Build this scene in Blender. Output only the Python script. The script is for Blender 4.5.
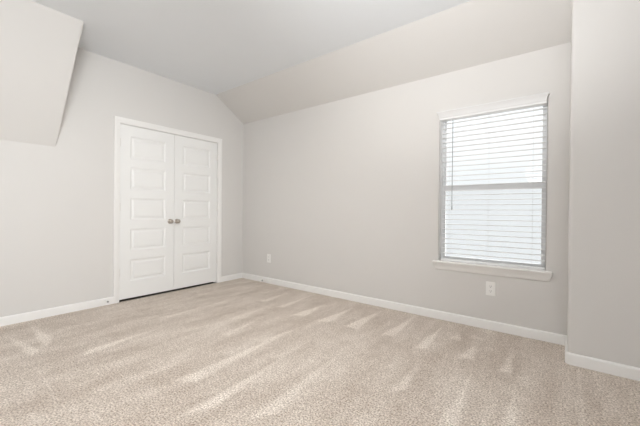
import bpy, bmesh, math
import numpy as np
from mathutils import Vector, Matrix

# ---------------------------------------------------------------- scene reset
for o in list(bpy.data.objects):
    bpy.data.objects.remove(o, do_unlink=True)
sc = bpy.context.scene
COL = sc.collection

# ---------------------------------------------------------------- camera
# World frame: room corner at the origin, window wall along +X (y = 0),
# closet wall along -Y (x = 0), floor at z = 0.
F_PX = 316.2
YAW, PITCH, ROLL = 0.6558, -0.0054, 0.0083
CAM = Vector((4.0247, -3.2276, 1.0625))
fw = Vector((-math.sin(YAW) * math.cos(PITCH), math.cos(YAW) * math.cos(PITCH), math.sin(PITCH)))
rt = Vector((math.cos(YAW), math.sin(YAW), 0))
up = rt.cross(fw)
rt2 = rt * math.cos(ROLL) + up * math.sin(ROLL)
up2 = -rt * math.sin(ROLL) + up * math.cos(ROLL)
cam_d = bpy.data.cameras.new('camera')
cam_d.sensor_width = 36.0
cam_d.lens = F_PX / 640.0 * 36.0
cam_d.clip_start = 0.02
cam = bpy.data.objects.new('camera', cam_d)
COL.objects.link(cam)
cam.matrix_world = Matrix(((rt2.x, up2.x, -fw.x, CAM.x), (rt2.y, up2.y, -fw.y, CAM.y),
                           (rt2.z, up2.z, -fw.z, CAM.z), (0, 0, 0, 1)))
sc.camera = cam

# ---------------------------------------------------------------- world, exposure, light
sc.view_settings.view_transform = 'Standard'
sc.view_settings.look = 'None'
sc.view_settings.gamma = 1.0
sc.view_settings.exposure = 0.13
sc.view_settings.use_curve_mapping = False
w = bpy.data.worlds.new('overcast_sky')
sc.world = w
w.use_nodes = True
wn = w.node_tree.nodes
SKY = 1.0        # hazy bright sky, brighter overhead
GROUND = 2.5     # sunlit pale ground below the upstairs window
wl = w.node_tree.links
tcw = wn.new('ShaderNodeTexCoord'); sep = wn.new('ShaderNodeSeparateXYZ')
wl.new(tcw.outputs['Generated'], sep.inputs[0])
mr = wn.new('ShaderNodeMapRange'); mr.inputs['From Min'].default_value = -0.32; mr.inputs['From Max'].default_value = -0.18
wl.new(sep.outputs['Z'], mr.inputs['Value'])
zen = wn.new('ShaderNodeMapRange'); zen.inputs['From Min'].default_value = 0.1; zen.inputs['To Min'].default_value = SKY; zen.inputs['To Max'].default_value = SKY * 2.5
wl.new(sep.outputs['Z'], zen.inputs['Value'])
bg2 = wn.new('ShaderNodeBackground'); bg2.inputs[0].default_value = (1.0, 0.985, 0.96, 1); bg2.inputs[1].default_value = GROUND
wn['Background'].inputs[0].default_value = (0.96, 0.98, 1.0, 1)
wl.new(zen.outputs['Result'], wn['Background'].inputs[1])
mxw = wn.new('ShaderNodeMixShader')
wl.new(mr.outputs['Result'], mxw.inputs[0]); wl.new(bg2.outputs[0], mxw.inputs[1]); wl.new(wn['Background'].outputs[0], mxw.inputs[2])
wl.new(mxw.outputs[0], wn['World Output'].inputs['Surface'])

LAMP_POWER = 70.0
def area_light(name, loc, direction, sx, sy, energy, color, spread=180):
    d = bpy.data.lights.new(name, 'AREA')
    d.shape = 'RECTANGLE'; d.size = sx; d.size_y = sy; d.energy = energy; d.color = color; d.spread = math.radians(spread)
    o = bpy.data.objects.new(name, d)
    o.location = loc
    o.rotation_euler = Vector(direction).to_track_quat('-Z', 'Z').to_euler()
    COL.objects.link(o)
# sun high outside to the right of the window: strikes the slats and the window reveal
SUN = 11.0
sun_d = bpy.data.lights.new('sun', 'SUN'); sun_d.energy = SUN; sun_d.angle = math.radians(2); sun_d.color = (1.0, 0.985, 0.96)
sun_o = bpy.data.objects.new('sun', sun_d); COL.objects.link(sun_o)
sun_o.rotation_euler = Vector((-0.6, -0.6, -0.95)).to_track_quat('-Z', 'Y').to_euler()
# added fill lights behind the camera, right and back, with no opening there
SIDE_FILL = 63.0
area_light('side_fill', (5.35, -4.3, 1.5), (-0.97, 0.22, 0.10), 1.0, 2.0, SIDE_FILL, (0.94, 0.975, 1.0), 110)
BACK_FILL = 16.0
area_light('back_fill', (4.7, -4.88, 1.30), (0, 1, 0), 1.6, 1.8, BACK_FILL, (0.95, 0.98, 1.0))
# photographer's strobe beside the camera, aimed up at the ceiling for a soft bounce
STROBE = 160.0
st_d = bpy.data.lights.new('bounce_strobe', 'SPOT'); st_d.energy = STROBE; st_d.color = (0.98, 0.99, 1.0)
st_d.spot_size = math.radians(90); st_d.spot_blend = 1.0; st_d.shadow_soft_size = 0.25
st_o = bpy.data.objects.new('bounce_strobe', st_d); COL.objects.link(st_o)
st_o.location = (3.75, -2.9, 1.75)
st_o.rotation_euler = (Vector((3.55, -1.45, 2.75)) - Vector(st_o.location)).to_track_quat('-Z', 'Y').to_euler()

# ---------------------------------------------------------------- materials
def mat(name, col, rough=0.5, metal=0.0, bump=0.0, bscale=200.0, vary=0.0, vscale=3.0, spec=0.5):
    m = bpy.data.materials.new(name)
    m.use_nodes = True
    nt = m.node_tree
    b = nt.nodes['Principled BSDF']
    b.inputs['Base Color'].default_value = (*col, 1)
    b.inputs['Roughness'].default_value = rough
    b.inputs['Metallic'].default_value = metal
    b.inputs['Specular IOR Level'].default_value = spec
    tc = nt.nodes.new('ShaderNodeTexCoord')
    if bump:
        n = nt.nodes.new('ShaderNodeTexNoise')
        n.inputs['Scale'].default_value = bscale
        n.inputs['Detail'].default_value = 3
        bp = nt.nodes.new('ShaderNodeBump')
        bp.inputs['Strength'].default_value = bump
        bp.inputs['Distance'].default_value = 0.002
        nt.links.new(tc.outputs['Object'], n.inputs['Vector'])
        nt.links.new(n.outputs['Fac'], bp.inputs['Height'])
        nt.links.new(bp.outputs['Normal'], b.inputs['Normal'])
    if vary:
        n = nt.nodes.new('ShaderNodeTexNoise')
        n.inputs['Scale'].default_value = vscale
        n.inputs['Detail'].default_value = 2
        mx = nt.nodes.new('ShaderNodeMix')
        mx.data_type = 'RGBA'
        mx.inputs['A'].default_value = (*[c * (1 - vary) for c in col], 1)
        mx.inputs['B'].default_value = (*[min(1, c * (1 + vary)) for c in col], 1)
        nt.links.new(tc.outputs['Object'], n.inputs['Vector'])
        nt.links.new(n.outputs['Fac'], mx.inputs['Factor'])
        nt.links.new(mx.outputs['Result'], b.inputs['Base Color'])
    return m

PAINT = mat('greige_wall_paint', (0.70, 0.68, 0.657), 0.75, bump=0.10, bscale=160, vary=0.01, spec=0.3)
CEIL = mat('ceiling_paint', (0.825, 0.845, 0.865), 0.85, bump=0.12, bscale=120, vary=0.01, spec=0.2)
TRIM = mat('white_trim_enamel', (0.86, 0.845, 0.825), 0.35, vary=0.008, vscale=6)
DOOR = mat('white_door_enamel', (0.85, 0.845, 0.83), 0.38, bump=0.05, bscale=90)
VINYL = mat('white_window_vinyl', (0.90, 0.905, 0.91), 0.35, vary=0.01)
VALANCE = mat('shaded_valance_wood', (0.77, 0.765, 0.76), 0.45, vary=0.01)  # white faux wood, colour darkened to stand in for shade
SLAT = mat('white_faux_wood', (0.88, 0.88, 0.88), 0.42, vary=0.01, vscale=12)
PLATE = mat('white_outlet_plastic', (0.88, 0.865, 0.84), 0.3, vary=0.01)
SLOT = mat('dark_outlet_slot', (0.06, 0.055, 0.05), 0.6, vary=0.05)
NICKEL = mat('satin_nickel', (0.50, 0.45, 0.40), 0.28, metal=1.0, bump=0.03, bscale=300)
HINGE = mat('pale_brushed_hinge', (0.80, 0.78, 0.75), 0.4, metal=0.6)
RUBBER = mat('grey_rubber', (0.30, 0.29, 0.28), 0.7, vary=0.05)
CORD = mat('white_cord', (0.78, 0.78, 0.77), 0.7, vary=0.03)
WAND = mat('clear_grey_wand', (0.42, 0.44, 0.46), 0.25, vary=0.03)
FLOOR_SHADE = mat('closet_floor_shade', (0.06, 0.045, 0.035), 0.8, vary=0.1)  # dark colour stands in for shade in the gap under the doors
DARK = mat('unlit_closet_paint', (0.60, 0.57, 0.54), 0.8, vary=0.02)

def glass_mat():
    m = bpy.data.materials.new('clear_window_glass')
    m.use_nodes = True
    nt = m.node_tree
    nt.nodes.remove(nt.nodes['Principled BSDF'])
    t = nt.nodes.new('ShaderNodeBsdfTransparent')
    t.inputs[0].default_value = (0.96, 0.97, 0.97, 1)
    g = nt.nodes.new('ShaderNodeBsdfGlossy')
    g.inputs['Roughness'].default_value = 0.02
    fr = nt.nodes.new('ShaderNodeFresnel')
    fr.inputs['IOR'].default_value = 1.45
    mx = nt.nodes.new('ShaderNodeMixShader')
    nt.links.new(fr.outputs[0], mx.inputs[0])
    nt.links.new(t.outputs[0], mx.inputs[1])
    nt.links.new(g.outputs[0], mx.inputs[2])
    nt.links.new(mx.outputs[0], nt.nodes['Material Output'].inputs[0])
    return m
GLASS = glass_mat()

def screen_mat():
    m = bpy.data.materials.new('insect_screen_mesh')
    m.use_nodes = True
    nt = m.node_tree
    b = nt.nodes['Principled BSDF']
    b.inputs['Base Color'].default_value = (0.12, 0.13, 0.14, 1)
    b.inputs['Roughness'].default_value = 0.8
    t = nt.nodes.new('ShaderNodeBsdfTransparent')
    mx = nt.nodes.new('ShaderNodeMixShader')
    mx.inputs[0].default_value = 0.06
    nt.links.new(t.outputs[0], mx.inputs[1])
    nt.links.new(b.outputs[0], mx.inputs[2])
    nt.links.new(mx.outputs[0], nt.nodes['Material Output'].inputs[0])
    return m
SCREEN = screen_mat()

def carpet_mat():
    m = bpy.data.materials.new('beige_cut_pile_carpet')
    m.use_nodes = True
    nt = m.node_tree
    N, L = nt.nodes.new, nt.links.new
    b = nt.nodes['Principled BSDF']
    b.inputs['Roughness'].default_value = 0.95
    b.inputs['Specular IOR Level'].default_value = 0.1
    b.inputs['Sheen Weight'].default_value = 0.15
    tc = N('ShaderNodeTexCoord')
    at = N('ShaderNodeAttribute'); at.attribute_name = 'nap_and_shade'
    # nap edges are ragged: warp by noise
    nz = N('ShaderNodeTexNoise'); nz.inputs['Scale'].default_value = 9; nz.inputs['Detail'].default_value = 4
    L(tc.outputs['Object'], nz.inputs['Vector'])
    ad = N('ShaderNodeMath'); ad.operation = 'MULTIPLY_ADD'
    ad.inputs[1].default_value = 0.4; ad.inputs[2].default_value = -0.2
    L(nz.outputs['Fac'], ad.inputs[0])
    sm = N('ShaderNodeMath'); sm.operation = 'ADD'; sm.use_clamp = True
    L(at.outputs['Fac'], sm.inputs[0]); L(ad.outputs[0], sm.inputs[1])
    mx = N('ShaderNodeMix'); mx.data_type = 'RGBA'
    mx.inputs['A'].default_value = (*CARPET_A, 1)
    mx.inputs['B'].default_value = (*CARPET_B, 1)
    L(sm.outputs[0], mx.inputs['Factor'])
    n2 = N('ShaderNodeTexNoise'); n2.inputs['Scale'].default_value = 30; n2.inputs['Detail'].default_value = 3
    L(tc.outputs['Object'], n2.inputs['Vector'])
    a2 = N('ShaderNodeMath'); a2.operation = 'MULTIPLY_ADD'; a2.inputs[1].default_value = 0.6; a2.inputs[2].default_value = -0.3
    L(n2.outputs['Fac'], a2.inputs[0])
    mp = N('ShaderNodeMapping'); mp.inputs['Scale'].default_value = (4.5, 1.1, 1.0); mp.inputs['Rotation'].default_value = (0, 0, 0.06)
    n3 = N('ShaderNodeTexNoise'); n3.inputs['Scale'].default_value = 1.3; n3.inputs['Detail'].default_value = 4; n3.inputs['Roughness'].default_value = 0.6
    L(tc.outputs['Object'], mp.inputs['Vector']); L(mp.outputs['Vector'], n3.inputs['Vector'])
    a3 = N('ShaderNodeMath'); a3.operation = 'MULTIPLY_ADD'; a3.inputs[1].default_value = 1.1
    L(n3.outputs['Fac'], a3.inputs[0]); L(a2.outputs[0], a3.inputs[2])
    a4 = N('ShaderNodeMath'); a4.operation = 'SUBTRACT'; a4.inputs[1].default_value = 0.53
    L(a3.outputs[0], a4.inputs[0]); a2 = a4
    s2 = N('ShaderNodeMath'); s2.operation = 'ADD'; s2.use_clamp = True
    L(sm.outputs[0], s2.inputs[0]); L(a2.outputs[0], s2.inputs[1])
    L(s2.outputs[0], mx.inputs['Factor'])
    # tuft speckle
    f1 = N('ShaderNodeTexNoise'); f1.inputs['Scale'].default_value = 105; f1.inputs['Detail'].default_value = 3; f1.inputs['Roughness'].default_value = 0.7
    L(tc.outputs['Object'], f1.inputs['Vector'])
    rp = N('ShaderNodeValToRGB')
    rp.color_ramp.elements[0].position = 0.37; rp.color_ramp.elements[0].color = (0.44, 0.39, 0.35, 1)
    rp.color_ramp.elements[1].position = 0.60; rp.color_ramp.elements[1].color = (1.12, 1.12, 1.12, 1)
    L(f1.outputs['Fac'], rp.inputs['Fac'])
    ml = N('ShaderNodeMix'); ml.data_type = 'RGBA'; ml.blend_type = 'MULTIPLY'; ml.inputs['Factor'].default_value = 1.0
    L(mx.outputs['Result'], ml.inputs['A']); L(rp.outputs['Color'], ml.inputs['B'])
    L(ml.outputs['Result'], b.inputs['Base Color'])
    bp = N('ShaderNodeBump'); bp.inputs['Strength'].default_value = 0.55; bp.inputs['Distance'].default_value = 0.008
    L(f1.outputs['Fac'], bp.inputs['Height']); L(bp.outputs['Normal'], b.inputs['Normal'])
    return m
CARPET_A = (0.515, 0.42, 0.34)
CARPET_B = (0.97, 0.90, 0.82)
CARPET = carpet_mat()

# ---------------------------------------------------------------- mesh helpers
def bm_new():
    return bmesh.new()

def box(bm, a, b):
    (x0, y0, z0), (x1, y1, z1) = a, b
    v = [bm.verts.new(p) for p in ((x0, y0, z0), (x1, y0, z0), (x1, y1, z0), (x0, y1, z0),
                                   (x0, y0, z1), (x1, y0, z1), (x1, y1, z1), (x0, y1, z1))]
    fs = [bm.faces.new([v[i] for i in q]) for q in ((0, 3, 2, 1), (4, 5, 6, 7), (0, 1, 5, 4),
                                                   (1, 2, 6, 5), (2, 3, 7, 6), (3, 0, 4, 7))]
    return v, fs

def prism(bm, pts, vec):
    """extrude a closed 3-D outline along vec"""
    vec = Vector(vec)
    a = [bm.verts.new(p) for p in pts]
    b = [bm.verts.new(Vector(p) + vec) for p in pts]
    n = len(pts)
    bm.faces.new(a); bm.faces.new(b[::-1])
    for i in range(n):
        bm.faces.new((a[i], b[i], b[(i + 1) % n], a[(i + 1) % n]))

def loft(bm, sections, caps=True):
    """skin matching closed outlines"""
    rows = [[bm.verts.new(p) for p in s] for s in sections]
    n = len(rows[0])
    for r0, r1 in zip(rows, rows[1:]):
        for i in range(n):
            bm.faces.new((r0[i], r1[i], r1[(i + 1) % n], r0[(i + 1) % n]))
    if caps:
        bm.faces.new(rows[0]); bm.faces.new(rows[-1][::-1])

def lathe(bm, prof, origin, axis, seg=24):
    """prof: (distance along axis, radius)"""
    axis = Vector(axis).normalized()
    u = axis.orthogonal().normalized(); v = axis.cross(u)
    o = Vector(origin)
    rings = []
    for d, r in prof:
        if r < 1e-6:
            rings.append([bm.verts.new(o + axis * d)])
        else:
            rings.append([bm.verts.new(o + axis * d + (u * math.cos(t) + v * math.sin(t)) * r)
                          for t in [2 * math.pi * k / seg for k in range(seg)]])
    for a, b in zip(rings, rings[1:]):
        if len(a) == 1 and len(b) == 1:
            continue
        for k in range(seg):
            k2 = (k + 1) % seg
            if len(a) == 1: bm.faces.new((a[0], b[k], b[k2]))
            elif len(b) == 1: bm.faces.new((a[k], b[0], a[k2]))
            else: bm.faces.new((a[k], b[k], b[k2], a[k2]))
    if len(rings[0]) > 1: bm.faces.new(rings[0][::-1])
    if len(rings[-1]) > 1: bm.faces.new(rings[-1])

def bevel_all(bm, w, seg=2):
    bmesh.ops.bevel(bm, geom=list(bm.edges), offset=w, segments=seg, profile=0.5, affect='EDGES', clamp_overlap=True)

def obj(name, bm, m, parent=None, smooth=False):
    bmesh.ops.recalc_face_normals(bm, faces=bm.faces)
    me = bpy.data.meshes.new(name)
    bm.to_mesh(me); bm.free()
    me.materials.append(m)
    o = bpy.data.objects.new(name, me)
    COL.objects.link(o)
    if parent:
        o.parent = parent
        o.matrix_parent_inverse = Matrix.Translation(-parent.location)
    if smooth:
        for p in me.polygons: p.use_smooth = True
        me.set_sharp_from_angle(angle=math.radians(38))
    return o

def tag(o, label, cat, group=None, kind=None):
    o['label'] = label; o['category'] = cat
    if group: o['group'] = group
    if kind: o['kind'] = kind
    return o

def empty(name, loc, label, cat, group=None, kind=None):
    o = bpy.data.objects.new(name, None)
    o.location = loc
    o.empty_display_size = 0.05
    COL.objects.link(o)
    return tag(o, label, cat, group, kind)

def struct(name, bm, m, label, cat, smooth=False):
    return tag(obj(name, bm, m, None, smooth), label, cat, kind='structure')

# ---------------------------------------------------------------- dimensions
HK, HC, D = 2.4335, 2.7477, 0.5036       # knee wall, flat ceiling, depth of right-hand slope
SL = (HC - HK) / D
XR, YB = 5.7, -4.9                       # extent of the room beyond the camera
OY0, OY1, OZ = -1.776, -0.452, 2.068     # closet rough opening
WX0, WX1, WZ0, WZ1 = 3.0395, 3.912, 0.584, 2.035   # window opening
XN, YN = 4.059, -0.3843                  # corner of the jutting wall at right
T = 0.14

# ---------------------------------------------------------------- floor (carpet with vacuum marks and painted wall-base shade)
NAP_AND_SHADE = [
    ([(3.145, -0.27), (3.112, -0.804), (3.19, -0.779)], 0.5, 0.05),
    ([(3.476, -0.455), (3.426, -0.769), (3.525, -0.744)], 0.5, 0.05),
    ([(3.723, -0.375), (3.696, -0.809), (3.765, -0.787)], 0.55, 0.04),
    ([(3.557, -1.041), (3.537, -1.626), (3.622, -1.56)], 0.5, 0.05),
    ([(3.815, -1.029), (3.785, -1.431), (3.848, -1.381)], 0.5, 0.05),
    ([(3.23, -1.018), (3.216, -1.504), (3.291, -1.418)], 0.4, 0.06),
    ([(3.307, -0.271), (3.276, -0.437), (3.365, -0.444)], 0.4, 0.06),
    ([(3.38, -0.27), (3.458, -0.263), (3.498, -0.312)], 0.35, 0.05),
    ([(4.109, -0.463), (4.13, -0.445), (4.129, -1.159), (4.101, -1.181)], 0.3, 0.05),
    ([(3.801, -0.807), (3.842, -0.774), (3.838, -0.855)], 0.3, 0.05),
    ([(1.878, -0.311), (1.837, -0.839), (1.96, -0.779)], 0.45, 0.05),
    ([(2.199, -0.243), (2.137, -0.824), (2.259, -0.761)], 0.5, 0.05),
    ([(2.487, -0.144), (2.422, -0.765), (2.555, -0.754)], 0.5, 0.05),
    ([(2.839, -0.087), (2.789, -0.744), (2.893, -0.689)], 0.5, 0.05),
    ([(1.51, -0.139), (1.517, -0.737), (1.61, -0.722)], 0.4, 0.05),
    ([(1.193, -0.216), (1.203, -0.705), (1.294, -0.71)], 0.35, 0.05),
    ([(2.133, -1.094), (2.045, -1.477), (2.128, -1.486)], 0.35, 0.06),
    ([(2.385, -1.178), (2.356, -1.617), (2.434, -1.614)], 0.3, 0.07),
    ([(2.119, -1.197), (2.115, -2.209), (2.234, -2.144)], 0.45, 0.07),
    ([(2.403, -1.362), (2.472, -2.36), (2.543, -2.218)], 0.5, 0.07),
    ([(2.704, -1.167), (2.762, -2.161), (2.852, -2.049)], 0.45, 0.07),
    ([(2.976, -1.017), (2.946, -1.471), (3.004, -1.441)], 0.3, 0.06),
    ([(0.174, -2.546), (0.883, -2.602), (0.771, -2.499)], 0.5, 0.05),
    ([(0.396, -2.722), (0.987, -2.689), (0.91, -2.625)], 0.5, 0.05),
    ([(1.157, -1.849), (1.277, -2.458), (1.174, -2.391)], 0.5, 0.06),
    ([(0.941, -2.555), (1.003, -1.775), (0.832, -1.693), (0.73, -2.254), (0.682, -2.518)], -0.25, 0.08),
    ([(1.412, -1.736), (1.44, -2.201), (1.528, -2.195)], 0.3, 0.07),
    ([(0.889, -0.881), (0.862, -1.707), (0.95, -1.711)], 0.3, 0.08),
    ([(1.521, -1.134), (1.364, -1.774), (1.434, -1.776)], 0.25, 0.08),
    ([(1.673, -1.162), (1.708, -1.585), (1.802, -1.592)], 0.3, 0.06),
    ([(2.038, -1.202), (2.036, -1.79), (2.1, -1.801)], 0.25, 0.06),
    ([(1.438, -0.768), (1.423, -1.291), (1.493, -1.308)], 0.25, 0.07),
    ([(1.303, -2.696), (1.313, -2.688), (1.836, -2.732), (1.823, -2.742)], 0.3, 0.03),
    ([(1.417, -2.793), (1.426, -2.785), (1.677, -2.811), (1.668, -2.818)], 0.25, 0.03),
    ([(1.921, -2.687), (1.93, -2.681), (2.145, -2.725), (2.134, -2.734)], 0.3, 0.03),
    ([(1.902, -2.609), (1.91, -2.602), (2.237, -2.652), (2.225, -2.661)], 0.3, 0.03),
    ([(1.845, -2.845), (1.861, -2.832), (1.978, -2.838), (1.959, -2.853)], 0.4, 0.05),
    ([(2.994, -1.003), (3.155, -1.552), (2.993, -1.781), (2.951, -1.618)], -0.2, 0.15),
    ([(3.909, 0.155), (4.027, -0.038), (3.991, -0.205), (3.855, -0.152)], -0.3, 0.1),  # contact shade put into the carpet colour at the window wall base
    ([(4.177, -0.442), (4.402, -0.537), (4.39, -0.625), (4.221, -0.536)], -0.25, 0.1),  # painted shade again, along the base of the jutting wall
    ([(1.423, -1.976), (1.317, -2.299), (1.653, -2.499), (1.73, -2.322)], -0.15, 0.15),
    ([(1.423, -1.291), (1.057, -2.136), (1.668, -2.018), (1.685, -1.486)], 0.12, 0.3),
    ([(2.379, -0.927), (2.327, -1.881), (2.861, -1.885), (3.039, -0.922)], 0.12, 0.3),
]
def build_floor():
    xs = np.arange(-0.006, XR + 0.21, 0.018); ys = np.arange(YB - 0.1, 0.13, 0.018)
    X, Y = np.meshgrid(xs, ys)
    nap_and_shade = np.full(X.shape, 0.48)
    for poly, s, soft in NAP_AND_SHADE:
        p = np.array(poly)
        # signed distance to a convex polygon (max over edge distances)
        c = p.mean(0)
        d = np.full(X.shape, -1e9)
        for i in range(len(p)):
            a, b = p[i], p[(i + 1) % len(p)]
            n = np.array([b[1] - a[1], a[0] - b[0]]); n = n / (np.linalg.norm(n) + 1e-9)
            if n @ (c - a) > 0: n = -n
            d = np.maximum(d, (X - a[0]) * n[0] + (Y - a[1]) * n[1])
        t = np.clip(0.5 - d / (0.65 * soft), 0, 1); t = t * t * (3 - 2 * t)
        if s > 0: nap_and_shade = np.maximum(nap_and_shade, 0.48 + 0.9 * s * t)
        else: nap_and_shade = np.where(t > 0, nap_and_shade + 2.0 * s * t, nap_and_shade)
    me = bpy.data.meshes.new('floor')
    ny, nx = X.shape
    V = np.stack([X, Y, np.zeros_like(X)], -1).reshape(-1, 3)
    idx = np.arange(ny * nx).reshape(ny, nx)
    Fc = np.stack([idx[:-1, :-1], idx[:-1, 1:], idx[1:, 1:], idx[1:, :-1]], -1).reshape(-1, 4)
    me.from_pydata(V.tolist(), [], Fc.tolist())
    a = me.attributes.new('nap_and_shade', 'FLOAT', 'POINT')
    a.data.foreach_set('value', nap_and_shade.reshape(-1).astype(np.float32))
    me.materials.append(CARPET)
    o = bpy.data.objects.new('floor', me)
    COL.objects.link(o)
    tag(o, 'beige cut pile carpet floor with wedge shaped vacuum marks and painted shade at the right wall base', 'floor', kind='structure')
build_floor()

# ---------------------------------------------------------------- walls
bm = bm_new()
def px_poly(pts):
    prism(bm, [(0, y, z) for y, z in pts], (-T, 0, 0))
px_poly([(YB, 0), (OY0, 0), (OY0, HC), (YB, HC)])
px_poly([(OY0, OZ), (OY1, OZ), (OY1, HK - OY1 * SL), (-D, HC), (OY0, HC)])
px_poly([(OY1, 0), (0, 0), (0, HK), (OY1, HK - OY1 * SL)])
struct('wall_left', bm, PAINT, 'greige gable wall with the white double closet door', 'wall')

bm = bm_new()
box(bm, (-T, 0, 0), (WX0, T, HK))
box(bm, (WX1, 0, 0), (XR, T, HK))
box(bm, (WX0, 0, 0), (WX1, T, WZ0 - 0.022))
box(bm, (WX0, 0, WZ1), (WX1, T, HK))
struct('wall_right', bm, PAINT, 'greige wall under the sloped ceiling with the blind covered window', 'wall')

# jutting wall at the right edge, with a rounded drywall corner
R = 0.02
bm = bm_new()
arc = [(XN + R - R * math.cos(t), YN + R - R * math.sin(t)) for t in [math.pi / 2 * k / 6 for k in range(7)]]
def slope_z(y): return min(HC, HK - y * SL)
out = [(XN, 0)] + arc + [(XR, YN), (XR, 0)]
lo = [bm.verts.new((x, y, 0)) for x, y in out]
hi = [bm.verts.new((x, y, slope_z(y))) for x, y in out]
bm.faces.new(lo[::-1]); bm.faces.new(hi)
for i in range(len(out)):
    j = (i + 1) % len(out)
    bm.faces.new((lo[i], lo[j], hi[j], hi[i]))
struct('wall_near', bm, PAINT, 'greige wall jutting forward at the right edge beside the window', 'wall', smooth=True)

# far end of the room on the right of the camera, out of view
bm = bm_new()
box(bm, (XR, YB, 0), (XR + T, T, HC))
struct('wall_side', bm, PAINT, 'greige side wall of the room to the right of the camera', 'wall')

bm = bm_new()
box(bm, (-T, YB - T, 0), (XR + T, YB, HC))
struct('wall_back', bm, PAINT, 'greige wall of the room behind the camera', 'wall')

# ceiling: flat part and the slope above the window wall
bm = bm_new()
box(bm, (-T, YB, HC), (XR + T, -D, HC + 0.12))
struct('ceiling', bm, CEIL, 'flat pale ceiling of the room', 'ceiling')
bm = bm_new()
prism(bm, [(-T, -D, HC), (-T, 0, HK), (-T, T, HK), (-T, T, HC + 0.12), (-T, -D, HC + 0.12)], (XR + 2 * T, 0, 0))
struct('ceiling_slope', bm, PAINT, 'sloped strip of ceiling above the window wall', 'ceiling')

# dormer slope at the upper left, ending in a rounded drywall edge
SX, SY, SZ = 0.5966, -2.3049, 1.6842
bm = bm_new()
nrm = Vector((HC - SZ, 0, -SX)).normalized()   # face normal, into the room
secs = []
for k in range(7):
    t = math.pi / 2 * k / 6
    y = SY - R + R * math.sin(t)
    back = R - R * math.cos(t)
    o0 = Vector((0, 0, SZ)) - nrm * back; o1 = Vector((SX, 0, HC)) - nrm * back
    dr = (o1 - o0)
    b0 = o0 + dr * ((0.0 - o0.x) / dr.x); b1 = o0 + dr * ((HC - o0.z) / dr.z)
    secs.append([(0, y - 0.022, b0.z), (b1.x, y + 0.038, HC), (0, y + 0.038, HC)])   # edge leans slightly
loft(bm, [[(0, YB, SZ), (SX, YB, HC), (0, YB, HC)]] + secs)
struct('ceiling_dormer', bm, PAINT, 'steep sloped ceiling face at upper left meeting the closet wall', 'ceiling', smooth=True)

# closet behind the doors
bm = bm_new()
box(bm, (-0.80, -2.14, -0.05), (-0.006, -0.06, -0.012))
struct('floor_closet', bm, FLOOR_SHADE, 'closet floor coloured dark as the shade under the doors', 'floor')
bm = bm_new()
box(bm, (-0.80, -2.1, 0), (-0.76, -0.1, 2.5))
box(bm, (-0.80, -2.14, 0), (-T, -2.1, 2.5))
box(bm, (-0.80, -0.1, 0), (-T, -0.06, 2.5))
box(bm, (-0.80, -2.14, 2.5), (-T, -0.06, 2.54))
struct('wall_closet', bm, DARK, 'inside walls of the closet behind the double doors', 'wall')

# ---------------------------------------------------------------- baseboards
HB = 0.0805
BP = [(0, 0), (0.015, 0), (0.015, HB * 0.80), (0.0135, HB * 0.90), (0.010, HB * 0.965), (0.005, HB), (0, HB)]
def baseboard(name, path, label):
    """path: list of (point, outward offset direction) in plan; sections mitred by the caller"""
    bm = bm_new()
    loft(bm, [[(p[0] + n[0] * d, p[1] + n[1] * d, z) for d, z in BP] for p, n in path])
    return struct(name, bm, TRIM, label, 'baseboard', smooth=True)
CAS0, CAS1 = -1.8187, -0.4043
baseboard('baseboard_left', [((0, YB), (1, 0)), ((0, CAS0), (1, 0))], 'white baseboard along the closet wall to the left of the doors')
baseboard('baseboard_corner', [((0, CAS1), (1, 0)), ((0, 0), (1, -1))], 'short white baseboard between the closet door casing and the room corner')
baseboard('baseboard_right', [((0, 0), (1, -1)), ((XN, 0), (-1, -1))], 'long white baseboard under the window')
arcp = [((XN + R - R * math.cos(t), YN + R - R * math.sin(t)), (-math.cos(t), -math.sin(t))) for t in [math.pi / 2 * k / 6 for k in range(7)]]
baseboard('baseboard_near', [((XN, 0), (-1, -1))] + arcp + [((XR, YN), (0, -1))], 'white baseboard wrapping the jutting wall at the right edge')

# ---------------------------------------------------------------- closet door casing and doors
bm = bm_new()
CI0, CI1, CZ0, CZ1 = -1.7605, -0.468, 2.054, 2.119
def casing_path():
    # profile: fraction across width (0 = inner edge), thickness
    prof = [(0.0, 0.0), (0.0, 0.010), (0.12, 0.013), (0.30, 0.0125), (0.42, 0.016), (0.85, 0.019), (1.0, 0.017), (1.0, 0.0)]
    secs = []
    for (iy, iz), (oy, oz) in (((CI0, 0), (CAS0, 0)), ((CI0, CZ0), (CAS0, CZ1)), ((CI1, CZ0), (CAS1, CZ1)), ((CI1, 0), (CAS1, 0))):
        secs.append([(d, iy + (oy - iy) * f, iz + (oz - iz) * f) for f, d in prof])
    return secs
loft(bm, casing_path())
casing = struct('trim_1', bm, TRIM, 'white moulded casing around the closet double doors', 'door casing', smooth=True)
bm = bm_new()
prism(bm, [(0, OY0, 0), (0, -1.7575, 0), (0, -1.7575, 2.0495), (0, -0.471, 2.0495), (0, -0.471, 0), (0, OY1, 0), (0, OY1, OZ), (0, OY0, OZ)], (-T, 0, 0))
obj('door_jamb', bm, TRIM, casing)
bm = bm_new()   # stop moulding behind the slabs closes the crack
prism(bm, [(-0.045, -1.7575, 0), (-0.045, -1.745, 0), (-0.045, -1.745, 2.037), (-0.045, -0.483, 2.037), (-0.045, -0.483, 0), (-0.045, -0.471, 0), (-0.045, -0.471, 2.0495), (-0.045, -1.7575, 2.0495)], (-0.03, 0, 0))
obj('door_stop_moulding', bm, TRIM, casing)

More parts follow.
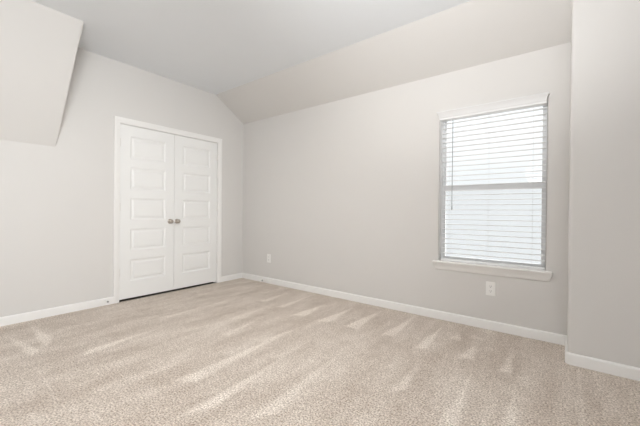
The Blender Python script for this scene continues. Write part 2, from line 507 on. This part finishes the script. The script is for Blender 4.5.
DZ0, DZ1 = 0.024, 2.046
PT = [1.922, 1.561, 1.200, 0.839, 0.478]   # top of each panel
PH = 0.256
def door_slab(y0, y1, xf=-0.006, th=0.036):
    bm = bm_new()
    st = 0.110
    ycols = [y0, y0 + st, y1 - st, y1]
    zrows = [DZ0]
    for t in reversed(PT): zrows += [t - PH, t]
    zrows.append(DZ1)
    def quad(p): bm.faces.new([bm.verts.new(q) for q in p])
    for i in range(3):
        for j in range(len(zrows) - 1):
            a, b, c, d = ycols[i], ycols[i + 1], zrows[j], zrows[j + 1]
            if i == 1 and j % 2 == 1:
                rings = [(0, 0), (0.005, -0.0045), (0.014, -0.0095), (0.022, -0.0105), (0.030, -0.0100), (0.044, -0.0035), (0.050, -0.003)]
                pr = [[(xf + dx, a + ins, c + ins), (xf + dx, b - ins, c + ins), (xf + dx, b - ins, d - ins), (xf + dx, a + ins, d - ins)] for ins, dx in rings]
                for r0, r1 in zip(pr, pr[1:]):
                    for k in range(4):
                        quad((r0[k], r0[(k + 1) % 4], r1[(k + 1) % 4], r1[k]))
                quad(pr[-1])
            else:
                quad([(xf, a, c), (xf, b, c), (xf, b, d), (xf, a, d)])
    xb = xf - th
    quad([(xb, y0, DZ0), (xb, y0, DZ1), (xb, y1, DZ1), (xb, y1, DZ0)])
    for i in range(3):
        quad([(xf, ycols[i], DZ0), (xb, ycols[i], DZ0), (xb, ycols[i + 1], DZ0), (xf, ycols[i + 1], DZ0)])
        quad([(xf, ycols[i], DZ1), (xf, ycols[i + 1], DZ1), (xb, ycols[i + 1], DZ1), (xb, ycols[i], DZ1)])
    for yy in (y0, y1):
        for j in range(len(zrows) - 1):
            quad([(xf, yy, zrows[j]), (xf, yy, zrows[j + 1]), (xb, yy, zrows[j + 1]), (xb, yy, zrows[j])])
    bmesh.ops.remove_doubles(bm, verts=bm.verts, dist=1e-5)
    return bm

def make_door(name, y0, y1, knob_y, hinge_y, label):
    e = empty(name, (-0.02, (y0 + y1) / 2, 0.0), label, 'door', 'closet double doors', 'structure')
    obj('door_slab', door_slab(y0, y1), DOOR, e)
    bm = bm_new()
    lathe(bm, [(0, 0.030), (0.004, 0.031), (0.007, 0.027), (0.009, 0.013), (0.022, 0.0105), (0.027, 0.014), (0.033, 0.0225),
               (0.040, 0.0265), (0.047, 0.0265), (0.053, 0.0225), (0.057, 0.014), (0.058, 0)], (-0.006, knob_y, 0.917), (1, 0, 0), 28)
    obj('door_knob', bm, NICKEL, e, smooth=True)
    for z in (1.835, 1.093, 0.338):
        bm = bm_new()
        lathe(bm, [(-0.046, 0), (-0.045, 0.004), (-0.042, 0.0062), (0.042, 0.0062), (0.045, 0.004), (0.046, 0)], (0.0015, hinge_y, z), (0, 0, 1), 14)
        obj('hinge', bm, HINGE, e, smooth=True)
    return e
make_door('door_1', -1.7545, -1.1165, -1.172, -1.7565, 'left leaf of the white five panel closet double door')
make_door('door_2', -1.1125, -0.4745, -1.078, -0.4725, 'right leaf of the white five panel closet double door')

# ---------------------------------------------------------------- window
win = empty('window_1', ((WX0 + WX1) / 2, 0.1, WZ0), 'white single hung window behind the horizontal blind', 'window', kind='structure')
def frame_bm(x0, x1, z0, z1, wdt, y0, y1, wtop=None, wbot=None):
    bm = bm_new()
    wt = wtop or wdt; wb = wbot or wdt
    box(bm, (x0, y0, z0), (x0 + wdt, y1, z1)); box(bm, (x1 - wdt, y0, z0), (x1, y1, z1))
    box(bm, (x0 + wdt, y0, z1 - wt), (x1 - wdt, y1, z1)); box(bm, (x0 + wdt, y0, z0), (x1 - wdt, y1, z0 + wb))
    return bm
obj('window_frame', frame_bm(WX0, WX1, WZ0, WZ1, 0.014, 0.085, T), VINYL, win)
FX0, FX1 = WX0 + 0.014, WX1 - 0.014
MR = 1.300
us = obj('upper_sash', frame_bm(FX0, FX1, MR - 0.012, WZ1 - 0.014, 0.022, 0.114, 0.134), VINYL, win)
bm = bm_new(); box(bm, (FX0 + 0.022, 0.123, MR + 0.014), (FX1 - 0.022, 0.126, WZ1 - 0.040)); obj('pane', bm, GLASS, us)
ls = obj('lower_sash', frame_bm(FX0, FX1, WZ0 + 0.014, MR + 0.026, 0.022, 0.090, 0.112, 0.042, 0.022), VINYL, win)
bm = bm_new(); box(bm, (FX0 + 0.022, 0.100, WZ0 + 0.036), (FX1 - 0.022, 0.103, MR - 0.016)); obj('pane', bm, GLASS, ls)
sf = obj('screen_frame', frame_bm(FX0, FX1, WZ0 + 0.014, MR - 0.012, 0.012, 0.128, 0.137), VINYL, win)
bm = bm_new(); box(bm, (FX0 + 0.012, 0.1320, WZ0 + 0.026), (FX1 - 0.012, 0.1325, MR - 0.024)); obj('insect_screen', bm, SCREEN, sf)
bm = bm_new()   # white jamb liner in the opening
prism(bm, [(WX0 + 0.002, 0.0, WZ0), (WX0 + 0.002, 0.0, WZ1 - 0.002), (WX1 - 0.002, 0.0, WZ1 - 0.002), (WX1 - 0.002, 0.0, WZ0),
           (WX1 + 0.003, 0.0, WZ0), (WX1 + 0.003, 0.0, WZ1 + 0.003), (WX0 - 0.003, 0.0, WZ1 + 0.003), (WX0 - 0.003, 0.0, WZ0)], (0, 0.085, 0))
obj('window_jamb', bm, TRIM, win)
# sill board (stool) and apron moulding
bm = bm_new()
SXA, SXB = 2.990, 3.9557
z1, z0 = WZ0, WZ0 - 0.022
def stool_outline(x0, x1, yf): return [(x0, yf), (x1, yf), (x1, 0), (WX1, 0), (WX1, 0.085), (WX0, 0.085), (WX0, 0), (x0, 0)]
loft(bm, [[(x, y, z) for x, y in stool_outline(SXA + i, SXB - i, -0.040 + i)] for z, i in ((z0, 0.006), (z0 + 0.005, 0.001), (z0 + 0.011, 0), (z1 - 0.005, 0.001), (z1, 0.006))])
obj('window_sill', bm, TRIM, win, smooth=True)
bm = bm_new()
AP = [(z0, 0.030), (z0 - 0.008, 0.029), (z0 - 0.016, 0.025), (z0 - 0.030, 0.018), (z0 - 0.044, 0.014), (z0 - 0.056, 0.0125), (z0 - 0.062, 0.010), (z0 - 0.066, 0.006)]
AX0, AX1 = 3.018, 3.937
loft(bm, [[(AX0 - (d - 0.006), 0, z), (AX0 - (d - 0.006), -d, z), (AX1 + (d - 0.006), -d, z), (AX1 + (d - 0.006), 0, z)] for z, d in AP])
obj('sill_apron', bm, TRIM, win, smooth=True)

# ---------------------------------------------------------------- blind
blind = empty('window_blind', ((WX0 + WX1) / 2, 0.03, WZ0), 'white horizontal slat blind with valance hanging in the window', 'blind')
# crown profile valance with returns
bm = bm_new()
VZ0, VZ1 = 1.988, 2.052
VP = [(VZ0, 0.026), (VZ0 + 0.004, 0.029), (VZ0 + 0.012, 0.030), (VZ0 + 0.030, 0.032), (VZ0 + 0.042, 0.038), (VZ0 + 0.052, 0.044), (VZ0 + 0.057, 0.047), (VZ1, 0.046)]
VX0, VX1 = 3.038, 3.908
loft(bm, [[(VX0 - (d - 0.030), -0.001, z), (VX0 - (d - 0.030), -d, z), (VX1 + (d - 0.030), -d, z), (VX1 + (d - 0.030), -0.001, z)] for z, d in VP])
obj('valance', bm, VALANCE, blind, smooth=True)
BX0, BX1 = WX0 + 0.019, WX1 - 0.008
bm = bm_new(); box(bm, (WX0 + 0.003, -0.022, 1.972), (WX1 - 0.004, 0.066, 2.028)); bevel_all(bm, 0.002); obj('headrail', bm, SLAT, blind)
BY = 0.040
bm = bm_new()
for k in range(28):
    zc = 1.944 - 0.0476 * k
    pts = []
    n = 6
    for i in range(n + 1):
        u = -1 + 2 * i / n
        pts.append((BY + 0.025 * u, zc + 0.0022 * (1 - u * u)))
    top = [(y, z + 0.0021) for y, z in pts]; bot = [(y, z - 0.0021) for y, z in reversed(pts)]
    prism(bm, [(BX0, y, z) for y, z in top + bot], (BX1 - BX0, 0, 0))
obj('slat_panel', bm, SLAT, blind)
bm = bm_new(); box(bm, (BX0, BY - 0.026, 0.5845), (BX1, BY + 0.026, 0.603)); bevel_all(bm, 0.003); obj('bottom_rail', bm, SLAT, blind)
for x in (3.135, 3.475, 3.815):
    bm = bm_new()
    for yy in (BY - 0.0265, BY + 0.0265):
        box(bm, (x - 0.0005, yy - 0.0006, 0.612), (x + 0.0005, yy + 0.0006, 1.975))
    for k in range(28):
        z = 1.942 - 0.0476 * k
        box(bm, (x - 0.0005, BY - 0.0265, z - 0.0028), (x + 0.0005, BY + 0.0265, z - 0.0015))
    obj('ladder_cord', bm, CORD, blind)
bm = bm_new()
lathe(bm, [(0, 0), (0.001, 0.0035), (0.85, 0.0035), (0.855, 0.0055), (0.885, 0.0055), (0.890, 0)], (3.166, -0.004, 1.975), (0, -0.008, -1), 10)
obj('tilt_wand', bm, WAND, blind, smooth=True)

# ---------------------------------------------------------------- outlets
def outlet(x, z, label, group=None, w=0.078, h=0.124):
    e = empty('wall_outlet', (x, -0.001, z), label, 'outlet', 'wall outlets')
    bm = bm_new()
    v, f = box(bm, (x - w / 2, -0.0065, z - h / 2), (x + w / 2, -0.0005, z + h / 2))
    bmesh.ops.bevel(bm, geom=[ed for ed in bm.edges if any(abs(vv.co.y + 0.0065) < 1e-6 for vv in ed.verts)], offset=0.003, segments=3, affect='EDGES')
    obj('cover_plate', bm, PLATE, e, smooth=True)
    for s in (-1, 1):
        zc = z + s * 0.0215
        bm = bm_new()
        prism(bm, [(x + 0.0172 * math.copysign(min(1, abs(math.cos(t)) * 1.25), math.cos(t)), -0.006, zc + 0.0143 * math.copysign(min(1, abs(math.sin(t)) * 1.15), math.sin(t))) for t in [2 * math.pi * k / 28 for k in range(28)]], (0, -0.0025, 0))
        rc = obj('receptacle', bm, PLATE, e)
        bm = bm_new()
        for dx, hh in ((-0.0064, 0.0075), (0.0064, 0.0095)):
            box(bm, (x + dx - 0.0013, -0.00895, zc + 0.0015 - hh / 2 + 0.002), (x + dx + 0.0013, -0.0084, zc + 0.0015 + hh / 2 + 0.002))
        lathe(bm, [(0, 0.0027), (0.0006, 0.0027)], (x, -0.0083, zc - 0.0075), (0, -1, 0), 12)
        obj('slots', bm, SLOT, rc)
    bm = bm_new()
    lathe(bm, [(0, 0.0036), (0.001, 0.0034), (0.0016, 0.002), (0.0017, 0)], (x, -0.0063, z), (0, -1, 0), 12)
    obj('screw', bm, PLATE, e, smooth=True)
    return e
outlet(3.508, 0.371, 'white outlet cover plate on the wall directly below the window sill')
outlet(0.605, 0.366, 'white outlet cover plate low on the wall near the room corner')

# ---------------------------------------------------------------- spring door stops
def door_stop(base, axis, label):
    e = empty('door_stop', base, label, 'door stop', 'spring door stops')
    b = Vector(base); a = Vector(axis)
    bm = bm_new(); lathe(bm, [(0, 0.011), (0.003, 0.011), (0.006, 0.008), (0.010, 0.006)], b, a, 18); obj('mounting_cup', bm, PLATE, e, smooth=True)
    bm = bm_new()
    prof = [(0.010, 0.0042)]
    for k in range(14):
        d = 0.011 + k * 0.0032
        prof += [(d, 0.0042), (d + 0.0008, 0.0055), (d + 0.0016, 0.0055), (d + 0.0024, 0.0042)]
    lathe(bm, prof, b, a, 14); obj('spring', bm, PLATE, e, smooth=True)
    bm = bm_new(); lathe(bm, [(0.054, 0.0075), (0.056, 0.0095), (0.066, 0.0095), (0.070, 0.007), (0.071, 0)], b, a, 16); obj('rubber_tip', bm, RUBBER, e, smooth=True)
    return e
door_stop((0.0145, -1.897, 0.051), (1, 0, 0), 'spring door stop on the baseboard left of the closet door casing')
door_stop((0.545, -0.0145, 0.044), (0, -1, 0), 'spring door stop on the long baseboard just right of the room corner')

# ---------------------------------------------------------------- ceiling lamp (just above the frame)
LX, LY = 2.33, -1.77
lamp = empty('ceiling_lamp', (LX, LY, HC), 'round flush mounted ceiling lamp with a frosted diffuser', 'lamp')
bm = bm_new(); lathe(bm, [(0, 0.175), (0.026, 0.175), (0.030, 0.172), (0.030, 0.160)], (LX, LY, HC), (0, 0, -1), 40); obj('lamp_base', bm, NICKEL, lamp, smooth=True)
dm = bpy.data.materials.new('frosted_lamp_diffuser'); dm.use_nodes = True
db = dm.node_tree.nodes['Principled BSDF']
db.inputs['Base Color'].default_value = (0.9, 0.89, 0.87, 1)
db.inputs['Emission Color'].default_value = (1.0, 0.95, 0.89, 1)
db.inputs['Emission Strength'].default_value = LAMP_POWER
bm = bm_new(); lathe(bm, [(0.024, 0.159), (0.032, 0.157), (0.038, 0.135), (0.041, 0.090), (0.0425, 0.045), (0.043, 0)], (LX, LY, HC), (0, 0, -1), 40); obj('diffuser', bm, dm, lamp, smooth=True)
